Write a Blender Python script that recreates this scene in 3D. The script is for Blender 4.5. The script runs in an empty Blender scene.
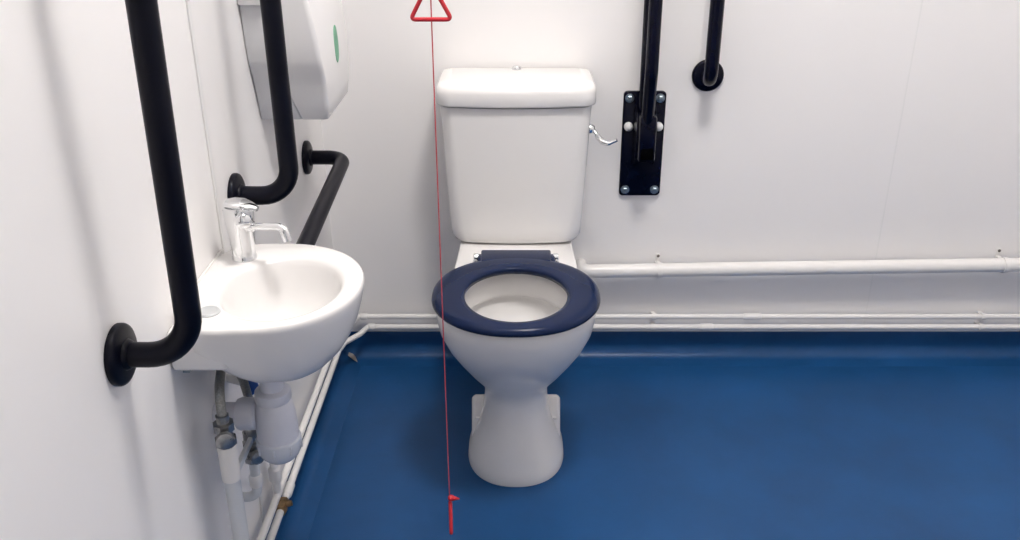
import bpy, bmesh, math, random
from mathutils import Vector, Matrix
random.seed(4)
S = bpy.context.scene
COL = S.collection
PI = math.pi

# ------------------------------------------------------------------ camera
cam_d = bpy.data.cameras.new('camera')
cam = bpy.data.objects.new('camera', cam_d)
COL.objects.link(cam)
cam.location = (0.0, -2.26, 1.30)
cam.rotation_euler = (math.radians(90 - 24.5), 0, 0)
cam_d.sensor_fit = 'HORIZONTAL'
cam_d.sensor_width = 36.0
cam_d.lens = 900.0 / 1020.0 * 36.0
cam_d.shift_x = -6.0 / 1020.0
cam_d.clip_start = 0.02
S.camera = cam

# ------------------------------------------------------------------ world, exposure
w = bpy.data.worlds.new('world')
S.world = w
w.use_nodes = True
w.node_tree.nodes['Background'].inputs[0].default_value = (0.8, 0.85, 1.0, 1)
w.node_tree.nodes['Background'].inputs[1].default_value = 0.02
S.view_settings.view_transform = 'Standard'
S.view_settings.look = 'None'
S.view_settings.exposure = 0.0
S.view_settings.gamma = 1.0
S.view_settings.use_curve_mapping = False
LAMP_POS = (0.30, -1.20, 2.70)
LAMP_STRENGTH = 84.0
LAMP_COLOR = (1.0, 0.957, 0.918)

# ------------------------------------------------------------------ materials
MATS = {}
def mat(name, color, rough=0.5, metal=0.0, spec=0.5, noise=0.0, nscale=8.0, rnoise=0.0,
        bump=0.0, bscale=60.0, trans=0.0, coat=0.0, emit=None, sss=0.0, alpha=1.0):
    m = bpy.data.materials.new(name); m.use_nodes = True
    nt = m.node_tree; N = nt.nodes; L = nt.links
    b = N['Principled BSDF']
    b.inputs['Base Color'].default_value = (*color, 1)
    b.inputs['Roughness'].default_value = rough
    b.inputs['Metallic'].default_value = metal
    b.inputs['Specular IOR Level'].default_value = spec
    b.inputs['Transmission Weight'].default_value = trans
    b.inputs['Coat Weight'].default_value = coat
    b.inputs['Coat Roughness'].default_value = 0.08
    b.inputs['Alpha'].default_value = alpha
    if emit:
        b.inputs['Emission Color'].default_value = (*emit[0], 1)
        b.inputs['Emission Strength'].default_value = emit[1]
    tc = N.new('ShaderNodeTexCoord')
    if noise or rnoise:
        n = N.new('ShaderNodeTexNoise'); n.inputs['Scale'].default_value = nscale
        n.inputs['Detail'].default_value = 5.0; n.inputs['Roughness'].default_value = 0.6
        L.new(tc.outputs['Object'], n.inputs['Vector'])
        if noise:
            r = N.new('ShaderNodeMapRange')
            r.inputs['From Min'].default_value = 0.3; r.inputs['From Max'].default_value = 0.7
            r.inputs['To Min'].default_value = 1 - noise; r.inputs['To Max'].default_value = 1 + noise
            L.new(n.outputs['Fac'], r.inputs['Value'])
            v = N.new('ShaderNodeVectorMath'); v.operation = 'SCALE'
            v.inputs[0].default_value = color
            L.new(r.outputs['Result'], v.inputs['Scale'])
            L.new(v.outputs['Vector'], b.inputs['Base Color'])
        if rnoise:
            r2 = N.new('ShaderNodeMapRange')
            r2.inputs['From Min'].default_value = 0.3; r2.inputs['From Max'].default_value = 0.7
            r2.inputs['To Min'].default_value = max(0.02, rough - rnoise); r2.inputs['To Max'].default_value = rough + rnoise
            L.new(n.outputs['Fac'], r2.inputs['Value'])
            L.new(r2.outputs['Result'], b.inputs['Roughness'])
    if bump:
        n2 = N.new('ShaderNodeTexNoise'); n2.inputs['Scale'].default_value = bscale
        n2.inputs['Detail'].default_value = 3.0
        L.new(tc.outputs['Object'], n2.inputs['Vector'])
        bp = N.new('ShaderNodeBump'); bp.inputs['Strength'].default_value = bump
        bp.inputs['Distance'].default_value = 0.002
        L.new(n2.outputs['Fac'], bp.inputs['Height'])
        L.new(bp.outputs['Normal'], b.inputs['Normal'])
    MATS[name] = m
    return m

mat('wall', (0.90, 0.882, 0.876), 0.42, noise=0.012, nscale=1.6, rnoise=0.05, bump=0.05, bscale=3.0)
mat('ceiling', (0.92, 0.91, 0.90), 0.7, noise=0.01)
mat('trim', (0.86, 0.85, 0.84), 0.35, noise=0.01)
mat('vinyl', (0.0085, 0.060, 0.178), 0.34, spec=0.27, noise=0.20, nscale=3.2, rnoise=0.06, bump=0.10, bscale=420.0)
mat('ceramic', (0.83, 0.815, 0.805), 0.20, spec=0.45, coat=0.0, noise=0.008, nscale=3.0)
mat('ceramic_bowl', (0.80, 0.785, 0.77), 0.12, spec=0.5, noise=0.03, nscale=9.0)
mat('water', (0.9, 0.95, 0.97), 0.02, trans=1.0)
mat('seat', (0.0065, 0.015, 0.052), 0.22, spec=0.16, noise=0.03, nscale=20)
mat('rail', (0.0014, 0.0018, 0.0070), 0.36, spec=0.17, noise=0.05, nscale=30)
mat('rail_gloss', (0.0014, 0.0019, 0.0100), 0.22, spec=0.16, noise=0.05, nscale=30)
mat('slot', (0.001, 0.001, 0.0015), 0.8, spec=0.02, noise=0.05)
mat('chrome', (0.80, 0.81, 0.82), 0.10, metal=1.0, rnoise=0.03, nscale=40)
mat('steel', (0.30, 0.36, 0.40), 0.32, metal=0.9, rnoise=0.08, nscale=60)
mat('nickel', (0.36, 0.36, 0.35), 0.34, metal=1.0, noise=0.25, nscale=80, rnoise=0.1)
mat('brass', (0.36, 0.24, 0.13), 0.42, metal=0.9, noise=0.3, nscale=90)
mat('braid', (0.30, 0.30, 0.28), 0.45, metal=0.6, noise=0.25, nscale=300, bump=0.5, bscale=600)
mat('plastic_white', (0.80, 0.80, 0.80), 0.30, noise=0.01)
mat('trap_plastic', (0.72, 0.73, 0.80), 0.28, noise=0.02, nscale=20)
mat('trap_cup', (0.66, 0.69, 0.76), 0.22, noise=0.02, nscale=20)
mat('pipe_paint', (0.82, 0.805, 0.79), 0.32, noise=0.02, nscale=14, bump=0.05, bscale=40)
mat('pipe_grey', (0.66, 0.68, 0.70), 0.35, noise=0.03, nscale=14)
mat('screw', (0.14, 0.12, 0.11), 0.5, metal=0.6, noise=0.2, nscale=80)
mat('blue_cap', (0.01, 0.09, 0.42), 0.35, noise=0.05, nscale=20)
mat('dispenser', (0.80, 0.79, 0.79), 0.25, noise=0.008)
mat('dispenser_tray', (0.70, 0.70, 0.71), 0.35, noise=0.01)
mat('green', (0.12, 0.36, 0.22), 0.45, noise=0.04, nscale=30)
mat('red', (0.52, 0.018, 0.030), 0.30, noise=0.05, nscale=40)
mat('cord_red', (0.55, 0.06, 0.08), 0.6, noise=0.1, nscale=300)
mat('bolt_white', (0.78, 0.78, 0.78), 0.35, noise=0.02)
mat('scrap', (0.34, 0.30, 0.27), 0.6, noise=0.2, nscale=60)
mat('lamp', (0.9, 0.9, 0.9), 0.4, emit=(LAMP_COLOR, LAMP_STRENGTH))
mat('cover_grey', (0.52, 0.54, 0.55), 0.3, noise=0.05, nscale=30)
mat('door', (0.62, 0.64, 0.66), 0.45, noise=0.03, nscale=4)
mat('sealant', (0.82, 0.80, 0.78), 0.4, noise=0.02)

# ------------------------------------------------------------------ helpers
def empty(name, loc, label, cat, group=None):
    o = bpy.data.objects.new(name, None); COL.objects.link(o)
    o.location = loc; o.empty_display_size = 0.05
    o['label'] = label; o['category'] = cat
    if group: o['group'] = group
    return o

def link(name, bm, m, parent=None, sharp=40, origin=None, label=None):
    """world-space bmesh -> one mesh object (parented without moving it)"""
    bmesh.ops.recalc_face_normals(bm, faces=bm.faces)
    me = bpy.data.meshes.new(name)
    pts = [v.co for v in bm.verts]
    if origin is None:
        lo = Vector((min(p.x for p in pts), min(p.y for p in pts), min(p.z for p in pts)))
        hi = Vector((max(p.x for p in pts), max(p.y for p in pts), max(p.z for p in pts)))
        origin = Vector(((lo.x + hi.x) / 2, (lo.y + hi.y) / 2, lo.z))
    origin = Vector(origin)
    bmesh.ops.translate(bm, vec=-origin, verts=bm.verts)
    bm.to_mesh(me); bm.free()
    for p in me.polygons: p.use_smooth = True
    if sharp: me.set_sharp_from_angle(angle=math.radians(sharp))
    me.materials.append(MATS[m])
    o = bpy.data.objects.new(name, me); COL.objects.link(o)
    if parent is not None:
        o.parent = parent
        pw = Vector((0, 0, 0)); p = parent
        while p is not None:
            pw += p.location; p = p.parent
        o.location = origin - pw
    else:
        o.location = origin
    if label: o['label'] = label
    return o

def tag(o, label=None, cat=None, kind=None, group=None):
    if label: o['label'] = label
    if cat: o['category'] = cat
    if kind: o['kind'] = kind
    if group: o['group'] = group
    return o

def box(bm, lo, hi, bev=0.0, seg=2):
    r = bmesh.ops.create_cube(bm, size=1.0)
    vs = r['verts']
    c = [(a + b) / 2 for a, b in zip(lo, hi)]; s = [b - a for a, b in zip(lo, hi)]
    for v in vs:
        v.co = Vector((c[0] + v.co.x * s[0], c[1] + v.co.y * s[1], c[2] + v.co.z * s[2]))
    if bev:
        es = set(e for v in vs for e in v.link_edges)
        bmesh.ops.bevel(bm, geom=list(es), offset=bev, segments=seg, affect='EDGES', profile=0.5)

def loft(bm, rings, cap0=True, cap1=True, closed=True):
    R = [[bm.verts.new(p) for p in r] for r in rings]
    n = len(R[0])
    for a, b in zip(R, R[1:]):
        for i in range(n if closed else n - 1):
            j = (i + 1) % n
            bm.faces.new((a[i], a[j], b[j], b[i]))
    if cap0: bm.faces.new(R[0])
    if cap1: bm.faces.new(R[-1])
    return R

def frame(d):
    d = Vector(d).normalized()
    a = Vector((0, 0, 1)) if abs(d.z) < 0.9 else Vector((1, 0, 0))
    u = d.cross(a).normalized(); v = d.cross(u).normalized()
    return d, u, v

def lathe(bm, base, axis, prof, n=24, cap0=True, cap1=True):
    """prof: list of (height along axis, radius)"""
    d, u, v = frame(axis); base = Vector(base)
    rings = []
    for h, r in prof:
        rings.append([base + d * h + (u * math.cos(2 * PI * i / n) + v * math.sin(2 * PI * i / n)) * max(r, 1e-5) for i in range(n)])
    loft(bm, rings, cap0, cap1)

def roundpath(pts, rad, seg=8):
    """polyline with rounded corners; rad: number or list per inner corner"""
    pts = [Vector(p) for p in pts]
    out = [pts[0]]
    for k in range(1, len(pts) - 1):
        r = rad[k - 1] if isinstance(rad, (list, tuple)) else rad
        a = (pts[k - 1] - pts[k]); b = (pts[k + 1] - pts[k])
        la, lb = a.length, b.length; a.normalize(); b.normalize()
        ang = a.angle(b)
        if r <= 0 or ang > PI - 0.01:
            out.append(pts[k]); continue
        t = min(r / math.tan(ang / 2), la * 0.49 if k > 1 else la * 0.98, lb * 0.49 if k < len(pts) - 2 else lb * 0.98)
        p0 = pts[k] + a * t; p1 = pts[k] + b * t
        rr = t * math.tan(ang / 2)
        cen = pts[k] + (a + b).normalized() * (rr / math.sin(ang / 2))
        v0 = p0 - cen; v1 = p1 - cen; th = v0.angle(v1); ax = v0.cross(v1).normalized()
        for i in range(seg + 1):
            out.append(cen + Matrix.Rotation(th * i / seg, 3, ax) @ v0)
    out.append(pts[-1])
    return out

def sweep(bm, pts, r, n=16, cap=True, closed=False):
    pts = [Vector(p) for p in pts]
    m = len(pts)
    def tan(i):
        if closed: return (pts[(i + 1) % m] - pts[i - 1]).normalized()
        if i == 0: return (pts[1] - pts[0]).normalized()
        if i == m - 1: return (pts[-1] - pts[-2]).normalized()
        return ((pts[i + 1] - pts[i]).normalized() + (pts[i] - pts[i - 1]).normalized()).normalized()
    t = tan(0); _, u, _ = frame(t)
    rings = []
    for i in range(m):
        t2 = tan(i)
        q = t.rotation_difference(t2); u = q @ u; t = t2
        u = (u - t * u.dot(t)).normalized(); v = t.cross(u)
        rr = r[i] if isinstance(r, (list, tuple)) else r
        rings.append([pts[i] + (u * math.cos(2 * PI * k / n) + v * math.sin(2 * PI * k / n)) * rr for k in range(n)])
    if closed:
        rings.append(rings[0])
        R = [[bm.verts.new(p) for p in rg] for rg in rings[:-1]]
        for a in range(m):
            A = R[a]; B = R[(a + 1) % m]
            # match offset of last to first ring
            off = 0
            if a == m - 1:
                off = min(range(n), key=lambda o: sum((A[k].co - B[(k + o) % n].co).length for k in range(n)))
            for k in range(n):
                bm.faces.new((A[k], A[(k + 1) % n], B[(k + 1 + off) % n], B[(k + off) % n]))
    else:
        loft(bm, rings, cap, cap)

def NB(): return bmesh.new()

def mk(name, m, parent, fn, *a, sharp=40, label=None, **k):
    bm = NB(); fn(bm, *a, **k)
    return link(name, bm, m, parent, sharp=sharp, label=label)

def rrect(x0, x1, y0, y1, z, r, n=6, rs=None):
    """rounded rectangle ring in the xy plane; rs: radii for corners (x1y1, x0y1, x0y0, x1y0)"""
    rs = rs or [r] * 4
    out = []
    for (cx, cy, sx, sy, a0, rr) in ((x1, y1, -1, -1, 0, rs[0]), (x0, y1, 1, -1, PI / 2, rs[1]), (x0, y0, 1, 1, PI, rs[2]), (x1, y0, -1, 1, 1.5 * PI, rs[3])):
        for i in range(n + 1):
            a = a0 + (PI / 2) * i / n
            out.append(Vector((cx + sx * rr + rr * math.cos(a), cy + sy * rr + rr * math.sin(a), z)))
    return out

# ------------------------------------------------------------------ room
XL, XR, YF, ZC = -0.50, 1.75, -3.40, 2.75
def slab(name, m, lo, hi):
    bm = NB(); box(bm, lo, hi)
    o = link(name, bm, m); o['kind'] = 'structure'
    return o
slab('floor', 'vinyl', (XL, YF, -0.06), (XR, 0, 0.0))
slab('wall_back', 'wall', (XL - 0.08, 0, -0.06), (XR + 0.08, 0.08, ZC))
slab('wall_left', 'wall', (XL - 0.08, YF, -0.06), (XL, 0, ZC))
slab('wall_right', 'wall', (XR, YF, -0.06), (XR + 0.08, 0, ZC))
slab('wall_front', 'wall', (XL - 0.08, YF - 0.08, -0.06), (XR + 0.08, YF, ZC))
slab('ceiling', 'ceiling', (XL - 0.08, YF - 0.08, ZC), (XR + 0.08, 0.08, ZC + 0.06))

# coved vinyl skirting: profile (distance from wall, height)
COVE = [(0.0, 0.078), (0.0025, 0.078), (0.0035, 0.076), (0.0035, 0.040)]
COVE += [(0.0035 + 0.034 * (1 - math.cos(a)), 0.040 - 0.0375 * math.sin(a)) for a in [PI / 2 * i / 8 for i in range(1, 9)]]
COVE += [(0.050, 0.0015), (0.062, 0.0002), (0.062, -0.004), (0.0, -0.004)]
def cove(name, along, a0, a1, wall, sgn):
    bm = NB()
    rings = []
    for a in (a0, a1):
        if along == 'x': rings.append([Vector((a, wall + sgn * d, z)) for d, z in COVE])
        else: rings.append([Vector((wall + sgn * d, a, z)) for d, z in COVE])
    loft(bm, rings)
    o = link(name, bm, 'vinyl', sharp=50); o['kind'] = 'structure'
cove('baseboard_back', 'x', XL, XR, 0.0, -1)
cove('baseboard_left', 'y', YF, 0.0, XL, 1)
cove('baseboard_right', 'y', YF, 0.0, XR, -1)

# entrance door in the wall behind the camera
bm = NB(); box(bm, (-0.25, YF + 0.0006, 0.004), (0.70, YF + 0.042, 2.06), 0.004)
d1 = link('door_1', bm, 'door'); d1['kind'] = 'structure'
bm = NB(); sweep(bm, roundpath([(0.62, YF + 0.040, 1.02), (0.62, YF + 0.095, 1.02), (0.49, YF + 0.095, 1.02)], 0.02), 0.010, n=14)
link('door_handle', bm, 'chrome', d1)
bm = NB(); box(bm, (-0.31, YF + 0.0004, 0.0), (-0.252, YF + 0.02, 2.12), 0.003); box(bm, (0.702, YF + 0.0004, 0.0), (0.76, YF + 0.02, 2.12), 0.003); box(bm, (-0.252, YF + 0.0004, 2.063), (0.702, YF + 0.02, 2.12), 0.003)
link('door_frame', bm, 'trim', d1)

# wall cladding joint strips
def strip(name, lo, hi, bev):
    bm = NB(); box(bm, lo, hi, bev); o = link(name, bm, 'trim'); o['kind'] = 'structure'
strip('trim_1', (XL, -0.853, 0.078), (XL + 0.0035, -0.842, ZC), 0.0012)
strip('trim_2', (0.985, -0.0004, 0.078), (0.989, 0.0, ZC), 0.0)

# ------------------------------------------------------------------ ceiling lamp (above the frame)
lx, ly, lz = LAMP_POS
lamp = empty('ceiling_light', (lx, ly, ZC), 'round white bulkhead light on the ceiling above the toilet', 'light')
mk('base', 'plastic_white', lamp, lathe, (lx, ly, ZC), (0, 0, -1), [(0.0, 0.215), (0.025, 0.215), (0.03, 0.21)], n=40)
mk('diffuser', 'lamp', lamp, lathe, (lx, ly, ZC - 0.03), (0, 0, -1), [(0.0, 0.19), (0.070, 0.19), (0.085, 0.18), (0.092, 0.14), (0.095, 0.0)], n=40)

# ------------------------------------------------------------------ toilet
T = empty('toilet', (0, -0.45, 0), 'white close-coupled toilet with a dark blue ring seat on blue floor', 'toilet')
def egg(z, yf, yb, hw, yc=None, p=2.0, n=48, pb=None):
    """closed ring: front half ellipse to yf, back half (super)ellipse to yb; widest at yc"""
    yc = (yf + yb) / 2 if yc is None else yc
    pb = pb or p
    out = []
    for i in range(n):
        a = 2 * PI * i / n
        c, s = math.cos(a), math.sin(a)
        q = p if s < 0 else pb
        k = (abs(c) ** q + abs(s) ** q) ** (-1.0 / q)
        x = hw * c * k
        y = yc + (s * k) * ((yc - yf) if s < 0 else (yb - yc))
        out.append(Vector((x, y, z)))
    return out

bm = NB()
outer = [  # z, front, back, half width, widest y, front power, back power
    (0.000, -0.600, -0.25, 0.113, -0.47, 2.2, 2.4),
    (0.006, -0.602, -0.25, 0.114, -0.47, 2.2, 2.4),
    (0.030, -0.600, -0.27, 0.112, -0.47, 2.2, 2.0),
    (0.070, -0.590, -0.27, 0.098, -0.46, 2.2, 2.0),
    (0.110, -0.578, -0.27, 0.082, -0.46, 2.2, 2.0),
    (0.150, -0.567, -0.27, 0.074, -0.46, 2.2, 2.0),
    (0.185, -0.560, -0.27, 0.072, -0.46, 2.2, 2.0),
    (0.205, -0.563, -0.27, 0.075, -0.46, 2.2, 2.0),
    (0.225, -0.575, -0.24, 0.085, -0.46, 2.2, 2.1),
    (0.260, -0.607, -0.22, 0.106, -0.49, 2.1, 2.1),
    (0.300, -0.643, -0.22, 0.129, -0.51, 2.0, 2.0),
    (0.340, -0.676, -0.25, 0.149, -0.525, 2.0, 2.0),
    (0.380, -0.700, -0.30, 0.164, -0.535, 2.0, 2.0),
    (0.415, -0.712, -0.33, 0.170, -0.54, 2.0, 2.0),
    (0.444, -0.716, -0.345, 0.172, -0.54, 2.0, 2.0),
    (0.4505, -0.712, -0.35, 0.168, -0.54, 2.0, 2.0),
]
inner = [
    (0.4515, -0.700, -0.400, 0.128, -0.565),
    (0.447, -0.695, -0.405, 0.123, -0.565),
    (0.425, -0.690, -0.407, 0.121, -0.565),
    (0.398, -0.684, -0.408, 0.120, -0.565),
    (0.390, -0.683, -0.406, 0.121, -0.565),
    (0.385, -0.685, -0.398, 0.127, -0.565),
    (0.374, -0.682, -0.397, 0.127, -0.565),
    (0.340, -0.655, -0.430, 0.110, -0.56),
    (0.300, -0.622, -0.470, 0.086, -0.55),
    (0.260, -0.590, -0.480, 0.062, -0.54),
    (0.235, -0.575, -0.490, 0.046, -0.535),
]
rings = [egg(z, f, b, h, c, p, 64, pb) for z, f, b, h, c, p, pb in outer]
rings += [egg(z, f, b, h, c, 2.0, 64) for z, f, b, h, c in inner]
loft(bm, rings, True, True)
# rear deck that carries the cistern
dk = []
for z, gx in ((0.30, -0.03), (0.36, -0.006), (0.420, 0.0), (0.4235, -0.001), (0.4255, -0.004)):
    dk.append([Vector((p.x * (1.0 - 0.25 * 0), p.y, p.z)) for p in rrect(-0.148 - gx, 0.148 + gx, -0.372 - gx, -0.012, z, 0.02)])
# taper towards the wall
for r in dk:
    for p in r: p.x *= 1.0 - 0.16 * (p.y + 0.40) / 0.40 * 0.6
loft(bm, dk, True, True)
loft(bm, [rrect(-0.052, 0.052, -0.31, -0.06, z_, 0.02) for z_ in (0.0, 0.15, 0.32)])
pan = link('pan', bm, 'ceramic', T, sharp=50, label='white ceramic pedestal pan')
# side feet with fixing recess
for s in (-1, 1):
    bm = NB()
    rg = []
    for x, ins in ((0.040, 0.0), (0.096, 0.0), (0.101, 0.003), (0.105, 0.009)):
        prof = [(-0.30, 0.0), (-0.498 + ins, 0.0), (-0.491 + ins, 0.030), (-0.473 + ins, 0.075), (-0.461 + ins, 0.112 - ins),
                (-0.452 + ins, 0.132 - ins), (-0.440 + ins, 0.140 - ins), (-0.428, 0.139 - ins), (-0.418, 0.130 - ins), (-0.30, 0.030)]
        rg.append([Vector((s * x, y, z)) for y, z in prof])
    loft(bm, rg)
    f = link('side_foot', bm, 'ceramic', pan, sharp=35)
    for y, z in ((-0.4755, 0.066), (-0.466, 0.098)):
        bm = NB(); box(bm, (min(s * 0.080, s * 0.096), y - 0.004, z - 0.0035), (max(s * 0.080, s * 0.096), y + 0.01, z + 0.0025), 0.0015)
        link('ridge', bm, 'ceramic', pan)
mk('water', 'water', pan, lathe, (0, -0.533, 0.2365), (0, 0, 1), [(0.0, 0.038), (0.012, 0.044)], n=32)

# seat ring
def seatring(sc_o, sc_i, z, n=72):
    o, i_ = [], []
    for k in range(n):
        a = 2 * PI * k / n
        c, s = math.cos(a), math.sin(a)
        q = 2.15
        kk = (abs(c) ** q + abs(s) ** q) ** (-1 / q)
        o.append(Vector(((0.1785 + sc_o) * c * kk, -0.544 + (0.181 + sc_o) * s * kk, z)))
        i_.append(Vector(((0.1075 + sc_i) * c, -0.5605 + (0.1265 + sc_i) * s, z)))
    return o, i_
bm = NB()
prof = []
zt = 0.4735
for d, z in ((-0.010, zt - 0.020), (-0.003, zt - 0.019), (0.0, zt - 0.015), (-0.001, zt - 0.010), (-0.005, zt - 0.005), (-0.012, zt - 0.0012), (-0.022, zt)):
    prof.append(seatring(d, 0, z)[0])
for d, z in ((0.010, zt), (0.004, zt - 0.0008), (0.001, zt - 0.003), (0.0, zt - 0.006), (0.003, zt - 0.016), (0.010, zt - 0.020)):
    prof.append(seatring(0, d, z)[1])
prof.append(prof[0])
R = [[bm.verts.new(p) for p in r] for r in prof[:-1]]
n = len(R[0]); m = len(R)
for a in range(m):
    for i in range(n):
        j = (i + 1) % n; b = (a + 1) % m
        bm.faces.new((R[a][i], R[a][j], R[b][j], R[b][i]))
box(bm, (-0.081, -0.43, zt - 0.019), (0.081, -0.330, zt - 0.0004), 0.004, 3)
seat = link('seat', bm, 'seat', T, sharp=60, label='glossy dark blue ring seat')
for s in (-1, 1):
    bm = NB(); box(bm, (min(s * 0.070, s * 0.088), -0.385, zt - 0.030), (max(s * 0.070, s * 0.090), -0.345, zt - 0.004), 0.004)
    link('hinge_block', bm, 'seat', seat)
    bm = NB()
    lathe(bm, (s * 0.086, -0.350, zt - 0.012), (s, 0, 0), [(0.0, 0.009), (0.003, 0.010), (0.010, 0.010), (0.012, 0.008)], n=20)
    lathe(bm, (s * 0.093, -0.350, 0.4256), (0, 0, 1), [(0, 0.013), (0.004, 0.013), (0.006, 0.008), (0.027, 0.007)], n=20)
    link('hinge_pin', bm, 'chrome', seat, label='chrome hinge pin')
for s in (-1, 1):
    for y in (-0.50, -0.655):
        x = s * (0.138 if y > -0.6 else 0.085)
        bm = NB(); box(bm, (x - 0.008, y - 0.015, 0.4495), (x + 0.008, y + 0.015, zt - 0.018), 0.002); link('buffer', bm, 'seat', seat)

# cistern
def cist(z, hw, yf, bow, r, yb=-0.012, n=8):
    """rounded plan with a bowed front"""
    ring = rrect(-hw, hw, yf, yb, z, r, n, rs=[0.012, 0.012, r, r])
    # subdivide front edge by adding points
    out = []
    L = len(ring)
    for i in range(L):
        a, b = ring[i], ring[(i + 1) % L]
        out.append(a.copy())
        if abs(a.y - yf) < 1e-6 and abs(b.y - yf) < 1e-6 and abs(a.x - b.x) > 0.05:
            for k in range(1, 12):
                out.append(a.lerp(b, k / 12))
    for p in out:
        t = max(0.0, 1 - (p.x / hw) ** 2)
        wgt = max(0.0, min(1.0, (p.y - yb) / (yf - yb)))
        p.y -= bow * t * wgt
    return out
C = NB()
secs = [(0.4258, 0.128, -0.162, 0.010, 0.03), (0.4275, 0.143, -0.175, 0.012, 0.035), (0.433, 0.154, -0.183, 0.013, 0.035), (0.446, 0.161, -0.188, 0.014, 0.035),
        (0.470, 0.1635, -0.190, 0.014, 0.034), (0.55, 0.168, -0.190, 0.015, 0.033), (0.65, 0.1735, -0.190, 0.015, 0.032),
        (0.74, 0.1775, -0.191, 0.016, 0.031), (0.774, 0.1795, -0.191, 0.016, 0.030)]
loft(C, [cist(*s_) for s_ in secs])
cis = link('cistern', C, 'ceramic', T, sharp=60, label='white ceramic cistern')
Lb = NB()
secs = [(0.7765, 0.180, -0.192, 0.016, 0.032), (0.779, 0.1875, -0.201, 0.017, 0.036), (0.783, 0.1890, -0.203, 0.017, 0.037), (0.809, 0.1882, -0.2022, 0.017, 0.038),
        (0.817, 0.1870, -0.2005, 0.017, 0.040), (0.8225, 0.184, -0.196, 0.016, 0.042), (0.8265, 0.179, -0.190, 0.015, 0.045), (0.829, 0.160, -0.168, 0.013, 0.045)]
rl = [cist(*s_) for s_ in secs]
for r in rl[4:]:
    pass
loft(Lb, rl)
lid = link('cistern_lid', Lb, 'ceramic', T, sharp=60, label='white ceramic cistern lid')
mk('lid_button', 'chrome', lid, lathe, (0.002, -0.035, 0.829), (0, 0, 1), [(0, 0.0115), (0.006, 0.0115), (0.009, 0.0095), (0.010, 0.0)], n=24)
# flush lever on the right side
fl = mk('flush_lever', 'chrome', T, lathe, (0.1745, -0.165, 0.716), (1, 0, 0), [(0, 0.012), (0.004, 0.0125), (0.009, 0.011), (0.013, 0.006), (0.014, 0.0)], n=24, label='chrome flush lever')
bm = NB()
pts = roundpath([(0.184, -0.165, 0.716), (0.193, -0.172, 0.702), (0.205, -0.185, 0.690), (0.220, -0.195, 0.688), (0.238, -0.200, 0.698)], 0.012)
sweep(bm, pts, [0.004 + 0.003 * math.sin(PI * i / (len(pts) - 1)) for i in range(len(pts))], n=12)
link('lever_arm', bm, 'chrome', fl)

# ------------------------------------------------------------------ pipes along the walls
def pipe_clip(par, x, y, z, r, name='clip'):
    bm = NB()
    # ring round the pipe plus a tab to the wall
    rg = []
    for xx in (x - 0.006, x + 0.006):
        rg.append([Vector((xx, y + (r + 0.0025) * math.cos(a), z + (r + 0.0025) * math.sin(a))) for a in [2 * PI * i / 20 for i in range(20)]])
    loft(bm, rg)
    box(bm, (x - 0.006, y, z - r * 0.5), (x + 0.006, -0.001, z + r * 0.5))
    return link(name, bm, 'pipe_paint', par)

W = empty('waste_pipe', (0.7, -0.045, 0.28), 'thick white waste pipe running along back wall above two thin pipes', 'pipe')
wy = -0.044
def wz(x): return 0.2870 + (x - 0.227) * (0.018 / 1.079)
bm = NB(); sweep(bm, roundpath([(0.178, -0.0006, wz(0.178)), (0.178, wy, wz(0.178)), (0.9, wy, wz(0.9)), (1.735, wy, wz(1.735))], [0.022, 0], 8), 0.0190, n=24)
link('pipe', bm, 'pipe_paint', W)
for x in (0.388, 1.318):
    c = pipe_clip(W, x, wy, wz(x), 0.0190)
    bm = NB(); box(bm, (x - 0.006, -0.0035, wz(x) + 0.005), (x + 0.006, -0.0003, wz(x) + 0.031), 0.001)
    link('clip_tab', bm, 'pipe_paint', W)
    mk('screw', 'screw', W, lathe, (x + 0.001, -0.0034, wz(x) + 0.0245), (0, -1, 0), [(0, 0.0042), (0.0015, 0.004), (0.003, 0.002)], n=12)

def thin_pipe(name, label, z, pts, rads, clips, couplings, r=0.0076):
    P = empty(name, (0.5, -0.02, z), label, 'pipe', 'thin white pipes at skirting height')
    bm = NB(); sweep(bm, roundpath(pts, rads, 6), r, n=18)
    link('pipe', bm, 'pipe_paint', P)
    for x in clips:
        pipe_clip(P, x, -0.026, z, r)
    for x, l in couplings:
        bm = NB(); lathe(bm, (x - l / 2, -0.026, z), (1, 0, 0), [(0, r + 0.0006), (0.002, r + 0.0022), (l - 0.002, r + 0.0022), (l, r + 0.0006)], n=18)
        link('coupling', bm, 'pipe_paint', P)
    return P
PU = thin_pipe('heating_pipe', 'upper of two thin white pipes running round back and left walls', 0.139,
          [(1.735, -0.026, 0.139), (-0.442, -0.026, 0.139), (-0.455, -0.070, 0.139), (-0.479, -0.110, 0.139), (-0.479, -2.6, 0.139)], [0.012, 0.02, 0.02], (0.385, 1.305), ((0.66, 0.05), (-0.425, 0.02)))
PL = thin_pipe('heating_pipe', 'lower of two thin white pipes running round back and left walls', 0.1065,
          [(1.735, -0.026, 0.1065), (-0.416, -0.026, 0.1065), (-0.432, -0.070, 0.1065), (-0.466, -0.118, 0.1065), (-0.474, -0.16, 0.1065), (-0.474, -2.6, 0.1065)], [0.012, 0.015, 0.015, 0.01], (0.385, 1.305), ((0.535, 0.036), (-0.405, 0.02)))
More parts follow.
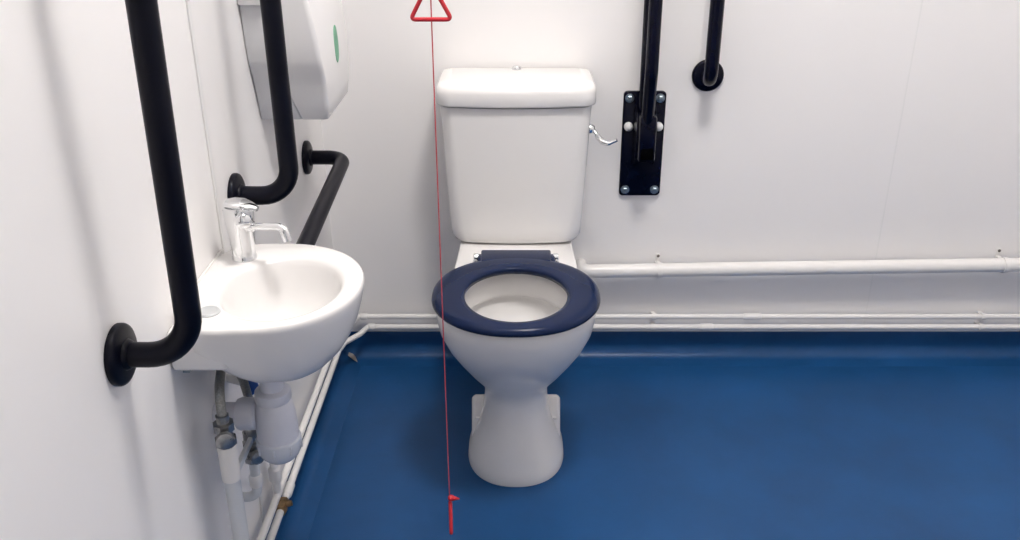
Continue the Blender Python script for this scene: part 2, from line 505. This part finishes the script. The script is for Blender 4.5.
# fittings on the left wall run
mk('coupling', 'pipe_paint', PL, lathe, (-0.474, -0.725, 0.1065), (0, -1, 0), [(0, 0.008), (0.003, 0.0105), (0.035, 0.0105), (0.038, 0.008)], n=18)
bm = NB()
lathe(bm, (-0.474, -0.780, 0.1065), (0, -1, 0), [(0, 0.009), (0.001, 0.0125), (0.010, 0.0125), (0.012, 0.010), (0.022, 0.010), (0.024, 0.0125), (0.034, 0.0125), (0.035, 0.009)], n=6)
lathe(bm, (-0.474, -0.797, 0.1065), (1, 0.2, 0.3), [(0, 0.006), (0.020, 0.006), (0.021, 0.004)], n=10)
link('brass_fitting', bm, 'brass', PL, sharp=25, label='dull brass fitting')
# riser that rises from the lower pipe and turns into the wall behind the trap
RS = empty('riser_pipe', (-0.479, -0.80, 0.147), 'short white riser pipe climbing the left wall behind the bottle trap', 'pipe')
bm = NB(); sweep(bm, roundpath([(-0.479, -0.800, 0.147), (-0.479, -0.800, 0.36), (-0.4995, -0.800, 0.36)], 0.012), 0.0085, n=14)
link('pipe', bm, 'pipe_paint', RS)
mk('elbow', 'pipe_paint', RS, lathe, (-0.479, -0.800, 0.172), (0, 0, 1), [(0, 0.009), (0.004, 0.0125), (0.030, 0.0125), (0.034, 0.009)], n=16)

# ------------------------------------------------------------------ grab rails
def rail(name, label, pts, rad, r, flange_axes, m='rail', group=None, fr=0.040):
    base = pts[0]
    G = empty(name, base, label, 'grab rail', group)
    bm = NB(); sweep(bm, roundpath(pts, rad, 10), r, n=28)
    link('bar', bm, m, G)
    for p, ax in flange_axes:
        bm = NB(); lathe(bm, p, ax, [(0.0006, fr), (0.006, fr), (0.009, fr - 0.0015), (0.0115, fr - 0.006), (0.0125, r + 0.004), (0.016, r + 0.0025), (0.018, r)], n=36)
        link('flange', bm, m, G)
    return G
GR = 'black grab rails on the walls'
RX = XL
rail('grab_rail', 'tall black vertical grab rail in front of the basin, nearest on left wall',
     [(RX + 0.004, -1.276, 0.735), (-0.4045, -1.276, 0.734), (-0.3930, -1.276, 1.335), (RX + 0.004, -1.276, 1.335)], 0.058, 0.0162,
     [((RX, -1.276, 0.735), (1, 0, 0)), ((RX, -1.276, 1.335), (1, 0, 0))], group=GR)
rail('grab_rail', 'black vertical grab rail on left wall just behind the chrome tap',
     [(RX + 0.004, -0.752, 0.758), (-0.398, -0.752, 0.758), (-0.398, -0.752, 1.358), (RX + 0.004, -0.752, 1.358)], 0.052, 0.0168,
     [((RX, -0.752, 0.758), (1, 0, 0)), ((RX, -0.752, 1.358), (1, 0, 0))], group=GR)
rail('grab_rail', 'low horizontal black grab rail on left wall beside the toilet',
     [(RX + 0.004, -0.205, 0.657), (-0.407, -0.205, 0.657), (-0.405, -0.755, 0.620), (RX + 0.004, -0.755, 0.620)], 0.040, 0.0168,
     [((RX, -0.205, 0.657), (1, 0, 0)), ((RX, -0.755, 0.620), (1, 0, 0))], group=GR)
rail('grab_rail', 'black vertical grab rail with round flange on back wall, rightmost of rails',
     [(0.481, -0.004, 0.808), (0.4705, -0.088, 0.808), (0.4705, -0.088, 1.408), (0.481, -0.004, 1.408)], 0.045, 0.0168,
     [((0.481, 0, 0.808), (0, -1, 0)), ((0.481, 0, 1.408), (0, -1, 0))], group=GR, m='rail_gloss')

# drop-down rail folded up against the back wall
D = empty('drop_down_rail', (0.326, 0, 0.49), 'black hinged support rail folded upright on bolted wall plate beside cistern', 'support rail')
def plate_ring(y, g):
    out = []
    for p in rrect(0.2725 + g, 0.3800 - g, 0.491 + g, 0.769 - g, 0, 0.010, 5): out.append(Vector((p.x, y, p.y)))
    return out
bm = NB(); loft(bm, [plate_ring(-0.0006, 0), plate_ring(-0.008, 0), plate_ring(-0.0095, 0.0015)])
pl = link('wall_plate', bm, 'rail_gloss', D)
for x, z in ((0.2875, 0.752), (0.3650, 0.752), (0.2875, 0.508), (0.3650, 0.508)):
    bm = NB()
    lathe(bm, (x, -0.0095, z), (0, -1, 0), [(0, 0.0115), (0.002, 0.0115), (0.0025, 0.0085)], n=20)
    lathe(bm, (x, -0.0115, z), (0, -1, 0), [(0, 0.0078), (0.005, 0.0078), (0.0065, 0.0055)], n=6)
    link('bolt', bm, 'steel', pl, sharp=30, label='grey steel bolt')
# hinge bracket: two cheeks and a pivot housing
for s in (-1, 1):
    bm = NB()
    prof = [(-0.009, 0.580), (-0.050, 0.590), (-0.080, 0.615), (-0.088, 0.665), (-0.072, 0.715), (-0.040, 0.738), (-0.009, 0.744)]
    xa, xb = 0.3255 + s * 0.0255, 0.3255 + s * 0.0225
    loft(bm, [[Vector((xa, y, z)) for y, z in prof], [Vector((xb, y, z)) for y, z in prof]])
    link('bracket_cheek', bm, 'rail_gloss', D)
    mk('bolt_cap', 'bolt_white', D, lathe, (0.3262 + s * 0.0385, -0.0095, 0.679), (0, -1, 0), [(0, 0.0115), (0.007, 0.0115), (0.013, 0.0095), (0.017, 0.005), (0.0175, 0.0)], n=20, label='white bolt cap')
bm = NB(); box(bm, (0.3045, -0.104, 0.612), (0.3465, -0.012, 0.728), 0.006)
hs = link('pivot_housing', bm, 'rail_gloss', D)
bm = NB(); box(bm, (0.310, -0.1045, 0.618), (0.341, -0.100, 0.648), 0.0002)
link('slot', bm, 'slot', hs)
bm = NB(); sweep(bm, roundpath([(0.3225, -0.045, 0.68), (0.3215, -0.045, 0.80), (0.3185, -0.045, 1.42), (0.3185, -0.140, 1.42), (0.3190, -0.140, 0.84), (0.3235, -0.086, 0.705)], [0.0, 0.045, 0.045, 0.06], 10), 0.0155, n=24)
link('rail_loop', bm, 'rail_gloss', D)

# ------------------------------------------------------------------ wash basin
ZB = 0.699; BY = -0.987
B = empty('wash_basin', (XL, BY, ZB - 0.16), 'small white ceramic wall basin with chrome tap beside left wall', 'basin')
NBS = 72
def bas_outline(scale_x, scale_y, z, x0=XL + 0.0008):
    """D-shaped outline: straight back on the wall, rounded nose"""
    out = []
    xc = -0.392
    for k in range(NBS):
        a = 2 * PI * k / NBS
        c, s = math.cos(a), math.sin(a)
        if c >= 0:
            q = 2.05; kk = (abs(c) ** q + abs(s) ** q) ** (-1 / q)
            x = xc + 0.152 * c * kk; y = 0.158 * s * kk
        else:
            q = 3.8; kk = (abs(c) ** q + abs(s) ** q) ** (-1 / q)
            x = xc + 0.108 * c * kk; y = 0.158 * s * kk
            y *= 1.0 + (0.035 * min(1.0, -c * 2.5) if s < 0 else 0.0)
        x = XL + (x - XL) * scale_x
        out.append(Vector((max(x, x0), BY + y * scale_y, z)))
    return out
def bas_inner(sx, z, dx=0.0):
    return [Vector((-0.3630 + dx + 0.094 * sx * math.cos(2 * PI * k / NBS), BY - 0.015 + 0.113 * sx * math.sin(2 * PI * k / NBS), z)) for k in range(NBS)]
bm = NB()
outer = [(0.60, 0.18, -0.150), (0.655, 0.28, -0.148), (0.72, 0.43, -0.140), (0.795, 0.60, -0.124), (0.862, 0.735, -0.105), (0.912, 0.840, -0.084),
         (0.950, 0.910, -0.062), (0.975, 0.955, -0.041), (0.991, 0.983, -0.023), (1.0, 0.998, -0.011), (1.0, 1.0, -0.006), (0.994, 0.994, -0.0015), (0.98, 0.98, 0.0)]
rings = [bas_outline(a, b, ZB + z) for a, b, z in outer]
# below the apron the back of the bowl leaves the wall
for r, (a, b, z) in zip(rings, outer):
    off = 0.100 * max(0.0, (-z - 0.050) / 0.10) ** 0.8
    xm = max(p.x for p in r)
    for p in r: p.x = xm - (xm - p.x) * (1 - off / (xm - XL))
rings += [bas_inner(s_, ZB + z, dx) for s_, z, dx in ((1.05, 0.0, 0), (1.0, -0.0015, 0), (0.965, -0.006, 0), (0.94, -0.014, 0), (0.90, -0.030, 0), (0.84, -0.050, 0), (0.74, -0.070, -0.002),
          (0.60, -0.086, -0.004), (0.42, -0.097, -0.006), (0.24, -0.102, -0.006), (0.17, -0.104, -0.006))]
loft(bm, rings, True, True)
basin = link('bowl', bm, 'ceramic', B, sharp=60)
bm = NB(); box(bm, (XL + 0.0008, BY - 0.148, 0.624), (XL + 0.034, BY + 0.140, 0.690), 0.008, 3)
for s in (-1, 1):
    box(bm, (XL + 0.002, BY + s * 0.136 - 0.013, 0.624), (XL + 0.085, BY + s * 0.136 + 0.013, 0.690), 0.010, 3)
link('mounting_apron', bm, 'ceramic', B)
bm = NB(); box(bm, (XL + 0.0005, BY - 0.100, ZB - 0.004), (XL + 0.005, BY + 0.128, ZB + 0.003), 0.0015)
link('sealant', bm, 'sealant', B)
mk('waste_grid', 'chrome', B, lathe, (-0.369, BY - 0.015, ZB - 0.1045), (0, 0, 1), [(0, 0.021), (0.002, 0.021), (0.003, 0.017), (0.0022, 0.012), (0.0015, 0.0)], n=28)
mk('tap_hole_cover', 'cover_grey', B, lathe, (-0.449, -1.090, ZB - 0.0005), (0, 0, 1), [(0, 0.0175), (0.002, 0.0175), (0.0035, 0.0155), (0.002, 0.012), (0.0015, 0.0)], n=28, label='round grey tap hole cover')
# bracket foot under the near end of the basin
bm = NB(); loft(bm, [[Vector((XL + 0.002 + x_, y_, z_)) for x_, z_ in ((0, 0.602), (0.010, 0.602), (0.026, 0.626), (0, 0.626))] for y_ in (BY - 0.112, BY - 0.104)]); link('fixing_bracket', bm, 'steel', B)

# tap
tx, ty = -0.450, -0.893
tap = mk('tap', 'chrome', B, lathe, (tx, ty, ZB - 0.0008), (0, 0, 1),
         [(0, 0.0205), (0.004, 0.0205), (0.007, 0.0190), (0.020, 0.0190), (0.045, 0.0210), (0.070, 0.0235), (0.088, 0.0245), (0.094, 0.0225), (0.096, 0.0)], n=32, label='chrome lever mixer tap')
bm = NB()   # lever: flat paddle rising slightly towards the room
rg = []
for t, hw, th, dz in ((0.0, 0.016, 0.005, 0.097), (0.25, 0.021, 0.007, 0.098), (0.55, 0.019, 0.007, 0.097), (0.8, 0.014, 0.0055, 0.094), (1.0, 0.008, 0.0035, 0.090)):
    cx = tx - 0.018 + 0.052 * t; cy = ty - 0.008 * t; cz = ZB + dz
    rg.append([Vector((cx, cy + hw * math.cos(a), cz + th * math.sin(a))) for a in [2 * PI * i / 16 for i in range(16)]])
loft(bm, rg)
link('lever', bm, 'chrome', tap)
bm = NB()
pts = roundpath([(tx + 0.010, ty - 0.006, ZB + 0.058), (tx + 0.026, ty - 0.016, ZB + 0.063), (tx + 0.080, ty - 0.036, ZB + 0.070), (tx + 0.085, ty - 0.038, ZB + 0.047)], [0.02, 0.012], 8)
sweep(bm, pts, [0.0095 - 0.0035 * min(1, 2.2 * i / (len(pts) - 1)) if i < len(pts) - 5 else 0.0075 for i in range(len(pts))], n=18)
link('spout', bm, 'chrome', tap)
bm = NB()
lathe(bm, (tx + 0.008, ty - 0.016, ZB + 0.076), (0.45, -0.85, 0.1), [(0, 0.0125), (0.004, 0.0125), (0.006, 0.0095), (0.014, 0.0095), (0.016, 0.0125), (0.022, 0.0120), (0.025, 0.0085), (0.0255, 0.0)], n=20)
link('temperature_knob', bm, 'chrome', tap)

# ------------------------------------------------------------------ bottle trap
px, py = -0.400, -0.997
TR = empty('bottle_trap', (px, py, 0.36), 'white plastic bottle trap hanging under the wash basin', 'trap')
mk('tailpiece', 'trap_plastic', TR, lathe, (px, py, 0.495), (0, 0, 1), [(0, 0.0195), (0.056, 0.0195)], n=28)
mk('top_nut', 'trap_plastic', TR, lathe, (px, py, 0.490), (0, 0, 1), [(0, 0.028), (0.004, 0.030), (0.018, 0.029), (0.022, 0.024)], n=20)
mk('body', 'trap_plastic', TR, lathe, (px, py, 0.416), (0, 0, 1), [(0, 0.0345), (0.025, 0.0345), (0.050, 0.033), (0.066, 0.030), (0.075, 0.025)], n=36)
bm = NB()
lathe(bm, (px, py, 0.370), (0, 0, 1), [(0, 0.006), (0.002, 0.016), (0.007, 0.025), (0.014, 0.0315), (0.024, 0.0362), (0.044, 0.0375), (0.047, 0.0365), (0.049, 0.034)], n=36)
cup = link('cup', bm, 'trap_cup', TR)
for i in range(8):
    a = 2 * PI * i / 8
    bm = NB(); box(bm, (px + 0.0372 * math.cos(a) - 0.002, py + 0.0372 * math.sin(a) - 0.002, 0.396), (px + 0.0372 * math.cos(a) + 0.002, py + 0.0372 * math.sin(a) + 0.002, 0.413), 0.0008, 1)
    link('grip_rib', bm, 'trap_cup', cup)
mk('outlet_nut', 'trap_plastic', TR, lathe, (px - 0.028, py, 0.462), (-1, 0, 0), [(0, 0.023), (0.004, 0.027), (0.028, 0.028), (0.034, 0.025)], n=24)
mk('outlet_pipe', 'trap_plastic', TR, lathe, (px - 0.060, py, 0.462), (-1, 0, 0), [(0, 0.019), (0.0394, 0.019)], n=24)

# ------------------------------------------------------------------ water supplies under the basin
def valve(par, x, y, z, r, name='valve', side=(1, 0, 0)):
    bm = NB()
    lathe(bm, (x, y, z), (0, 0, 1), [(0, r), (0.001, r * 1.35), (0.012, r * 1.35), (0.013, r * 1.0), (0.026, r * 1.0), (0.027, r * 1.3), (0.040, r * 1.3), (0.041, r * 0.8), (0.050, r * 0.75)], n=8)
    v = link(name, bm, 'nickel', par, sharp=25, label='dull nickel isolating valve')
    bm = NB(); lathe(bm, Vector((x, y, z + 0.020)), side, [(0, r * 0.8), (r * 1.5, r * 0.8), (r * 1.5 + 0.001, r * 1.1), (r * 1.5 + 0.010, r * 1.1), (r * 1.5 + 0.012, r * 0.6)], n=10)
    link('spindle', bm, 'nickel', v, sharp=25)
    return v
ax, ay = -0.452, -1.094
SA = empty('supply_pipe', (ax, ay, 0.0), 'tall white supply pipe with grey hose, nearest under basin on left wall', 'pipe', 'supply pipes under the basin')
bm = NB(); sweep(bm, [(ax, ay - 0.006, 0.0005), (ax, ay - 0.002, 0.2), (ax, ay, 0.472)], 0.0128, n=20)
link('pipe', bm, 'pipe_grey', SA)
mk('collar', 'pipe_paint', SA, lathe, (ax, ay - 0.001, 0.404), (0, 0, 1), [(0, 0.0128), (0.002, 0.0150), (0.062, 0.0147), (0.065, 0.0128)], n=20)
bm = NB(); box(bm, (ax - 0.004, ay + 0.008, 0.394), (ax + 0.004, ay + 0.110, 0.407), 0.002); link('bridge_clip', bm, 'pipe_grey', SA)
valve(SA, ax, ay, 0.470, 0.0125, side=(0.3, -0.9, 0.1))
bm = NB()
lathe(bm, (ax, ay, 0.5165), (0, 0, 1), [(0, 0.0105), (0.007, 0.0105), (0.008, 0.008)], n=8)
link('hose_nut', bm, 'nickel', SA, sharp=25)
bm = NB(); sweep(bm, roundpath([(ax, ay, 0.522), (ax - 0.002, ay + 0.008, 0.562), (-0.470, -1.020, 0.562), (-0.474, -0.920, 0.598), (-0.473, -0.893, 0.6235)], [0.035, 0.06, 0.02], 8), 0.0075, n=14)
link('hose', bm, 'braid', SA, label='grey braided hose')

SB = empty('supply_pipe', (-0.462, -0.957, 0.25), 'short white supply elbow with hose, beside bottle trap on left wall', 'pipe', 'supply pipes under the basin')
bm = NB(); sweep(bm, roundpath([(XL + 0.0004, -0.962, 0.262), (-0.462, -0.962, 0.262), (-0.462, -0.957, 0.345)], 0.018), 0.0088, n=16)
link('pipe', bm, 'pipe_grey', SB)
mk('collar', 'pipe_paint', SB, lathe, (-0.462, -0.960, 0.285), (0, 0, 1), [(0, 0.009), (0.003, 0.0115), (0.022, 0.0115), (0.025, 0.009)], n=16)
valve(SB, -0.462, -0.957, 0.338, 0.0115, side=(0.6, -0.8, 0.0))
valve(SB, -0.462, -0.957, 0.386, 0.0095, side=(0.5, -0.8, 0.2))
bm = NB(); sweep(bm, roundpath([(-0.462, -0.957, 0.433), (-0.458, -0.945, 0.452), (-0.450, -0.985, 0.520), (-0.453, -1.000, 0.556), (-0.462, -0.940, 0.572), (-0.472, -0.874, 0.584), (-0.472, -0.868, 0.6235)], [0.02, 0.03, 0.02, 0.03, 0.015], 8), 0.0072, n=14)
link('hose', bm, 'braid', SB, label='grey braided hose')
bm = NB()
lathe(bm, (-0.457, -0.938, 0.483), (0.35, -0.9, 0.1), [(0, 0.012), (0.002, 0.0145), (0.016, 0.0145), (0.018, 0.012), (0.0185, 0.0)], n=12)
link('blue_cap', bm, 'blue_cap', SB, label='bright blue plastic cap')
mk('cap_stem', 'plastic_white', SB, lathe, (XL + 0.0006, -0.917, 0.483), (1, -0.45, 0), [(0, 0.008), (0.040, 0.008), (0.046, 0.010), (0.058, 0.010), (0.060, 0.007)], n=14)

# ------------------------------------------------------------------ paper towel dispenser on the left wall
PD = empty('towel_dispenser', (XL, -0.44, 0.84), 'white paper dispenser with green leaf mark, high on left wall', 'dispenser')
secs = [  # z, near y, front x, far y
    (0.837, -0.533, -0.369, -0.300), (0.840, -0.536, -0.3665, -0.298), (0.870, -0.544, -0.3630, -0.294), (0.905, -0.555, -0.3610, -0.290), (0.935, -0.566, -0.3610, -0.286),
    (0.948, -0.573, -0.3612, -0.284), (0.960, -0.577, -0.3618, -0.283), (1.00, -0.583, -0.365, -0.281), (1.06, -0.589, -0.373, -0.280), (1.13, -0.590, -0.388, -0.280), (1.19, -0.588, -0.408, -0.282), (1.215, -0.582, -0.420, -0.288), (1.222, -0.57, -0.43, -0.295)]
def xs(z):  # seam between tray and cover
    return -0.418 - (z - 0.837) * 0.30 if z < 0.92 else -0.443
bm = NB()
loft(bm, [rrect(XL + 0.0006, xs(z) - 0.0012, y0 + 0.0012, y1 - 0.0012, z, 0.004, 4) for z, y0, x1, y1 in secs])
link('back_tray', bm, 'dispenser_tray', PD, sharp=40)
bm = NB()
loft(bm, [rrect(xs(z), max(x1, xs(z) + 0.01), y0, y1, z, 0, 6, rs=[0.016 if x1 > xs(z) + 0.03 else 0.004, 0.003, 0.003, 0.010 if x1 > xs(z) + 0.03 else 0.004]) for z, y0, x1, y1 in secs])
link('cover', bm, 'dispenser', PD, sharp=40)
bm = NB(); box(bm, (XL + 0.0006, -0.598, 1.062), (-0.449, -0.580, 1.20), 0.004); link('lock_housing', bm, 'dispenser', PD)
# leaf mark on the front
bm = NB()
rg = []
for off in (0.0, 0.0012):
    ring = []
    for i in range(24):
        a = 2 * PI * i / 24
        yy = 0.019 * math.sin(a); zz = 0.036 * math.cos(a)
        y_ = -0.422 + yy + 0.20 * zz; z_ = 0.963 + zz
        fx = -0.3610 - max(0.0, z_ - 0.935) * 0.06
        ring.append(Vector((fx + 0.0002 + off, y_, z_)))
    rg.append(ring)
loft(bm, rg)
link('leaf_mark', bm, 'green', PD, label='pale green leaf mark')

# ------------------------------------------------------------------ emergency pull cord
ex, ey = -0.1265, -0.88
EC = empty('emergency_cord', (ex, ey, ZC), 'red emergency pull cord with triangle handles hanging in front of toilet', 'pull cord')
bm = NB(); sweep(bm, [(ex, ey, 0.190), (ex, ey, 0.9), (ex + 0.0005, ey, 1.5), (ex, ey, ZC - 0.03)], 0.0010, n=8)
link('cord', bm, 'cord_red', EC)
mk('ceiling_switch', 'plastic_white', EC, lathe, (ex, ey, ZC), (0, 0, -1), [(0, 0.042), (0.022, 0.041), (0.030, 0.034), (0.034, 0.012), (0.040, 0.006)], n=28)
def tri(bm, cx, cy, zb, side, rot, r):
    h = side * 0.92
    P = [(-side / 2, zb), (side / 2, zb), (0, zb + h)]
    V = [Vector((cx + a * math.cos(rot), cy + a * math.sin(rot), z)) for a, z in P]
    pts = []
    for k in range(3):   # rounded corners, closed loop
        p, q, s = V[k - 1], V[k], V[(k + 1) % 3]
        a = (p - q).normalized(); b = (s - q).normalized()
        for t in (1.0, 0.62, 0.34, 0.34, 0.62, 1.0):
            pass
        d = 0.008
        for i in range(7):
            t = i / 6
            pts.append((q + a * d) * (1 - t) ** 2 + q * 2 * t * (1 - t) + (q + b * d) * t * t)
    sweep(bm, pts, r, n=10, closed=True)
bm = NB(); tri(bm, ex, ey - 0.004, 1.0835, 0.061, 0.0, 0.0033)
link('triangle_handle', bm, 'red', EC)
bm = NB(); tri(bm, ex + 0.001, ey, 0.131, 0.060, PI / 2 + 0.075, 0.0036)
th = link('triangle_handle', bm, 'red', EC)
bm = NB()
lathe(bm, (ex - 0.003, ey, 0.1945), (1, 0, -0.12), [(0, 0.003), (0.003, 0.0062), (0.008, 0.0062), (0.013, 0.004), (0.022, 0.0012)], n=12)
link('knot', bm, 'red', EC)

# ------------------------------------------------------------------ scrap on the floor in the corner
bm = NB()
prof = [(-0.006, 0), (0.004, 0.007), (0.016, 0.006), (0.034, -0.001), (0.018, -0.006), (0.002, -0.009)]
a = -0.75
def rt(x, y, z): return Vector((-0.4735 + x * math.cos(a) - y * math.sin(a), -0.020 + x * math.sin(a) + y * math.cos(a), z))
top = [rt(x, y, 0.0045 + 0.012 * (1 - x / 0.030)) for x, y in prof]
loft(bm, [[p - Vector((0, 0, 0.0015)) for p in top], top])
tag(link('plastic_scrap', bm, 'scrap'), 'tiny grey-brown scrap lying in floor corner below the pipes', 'scrap')
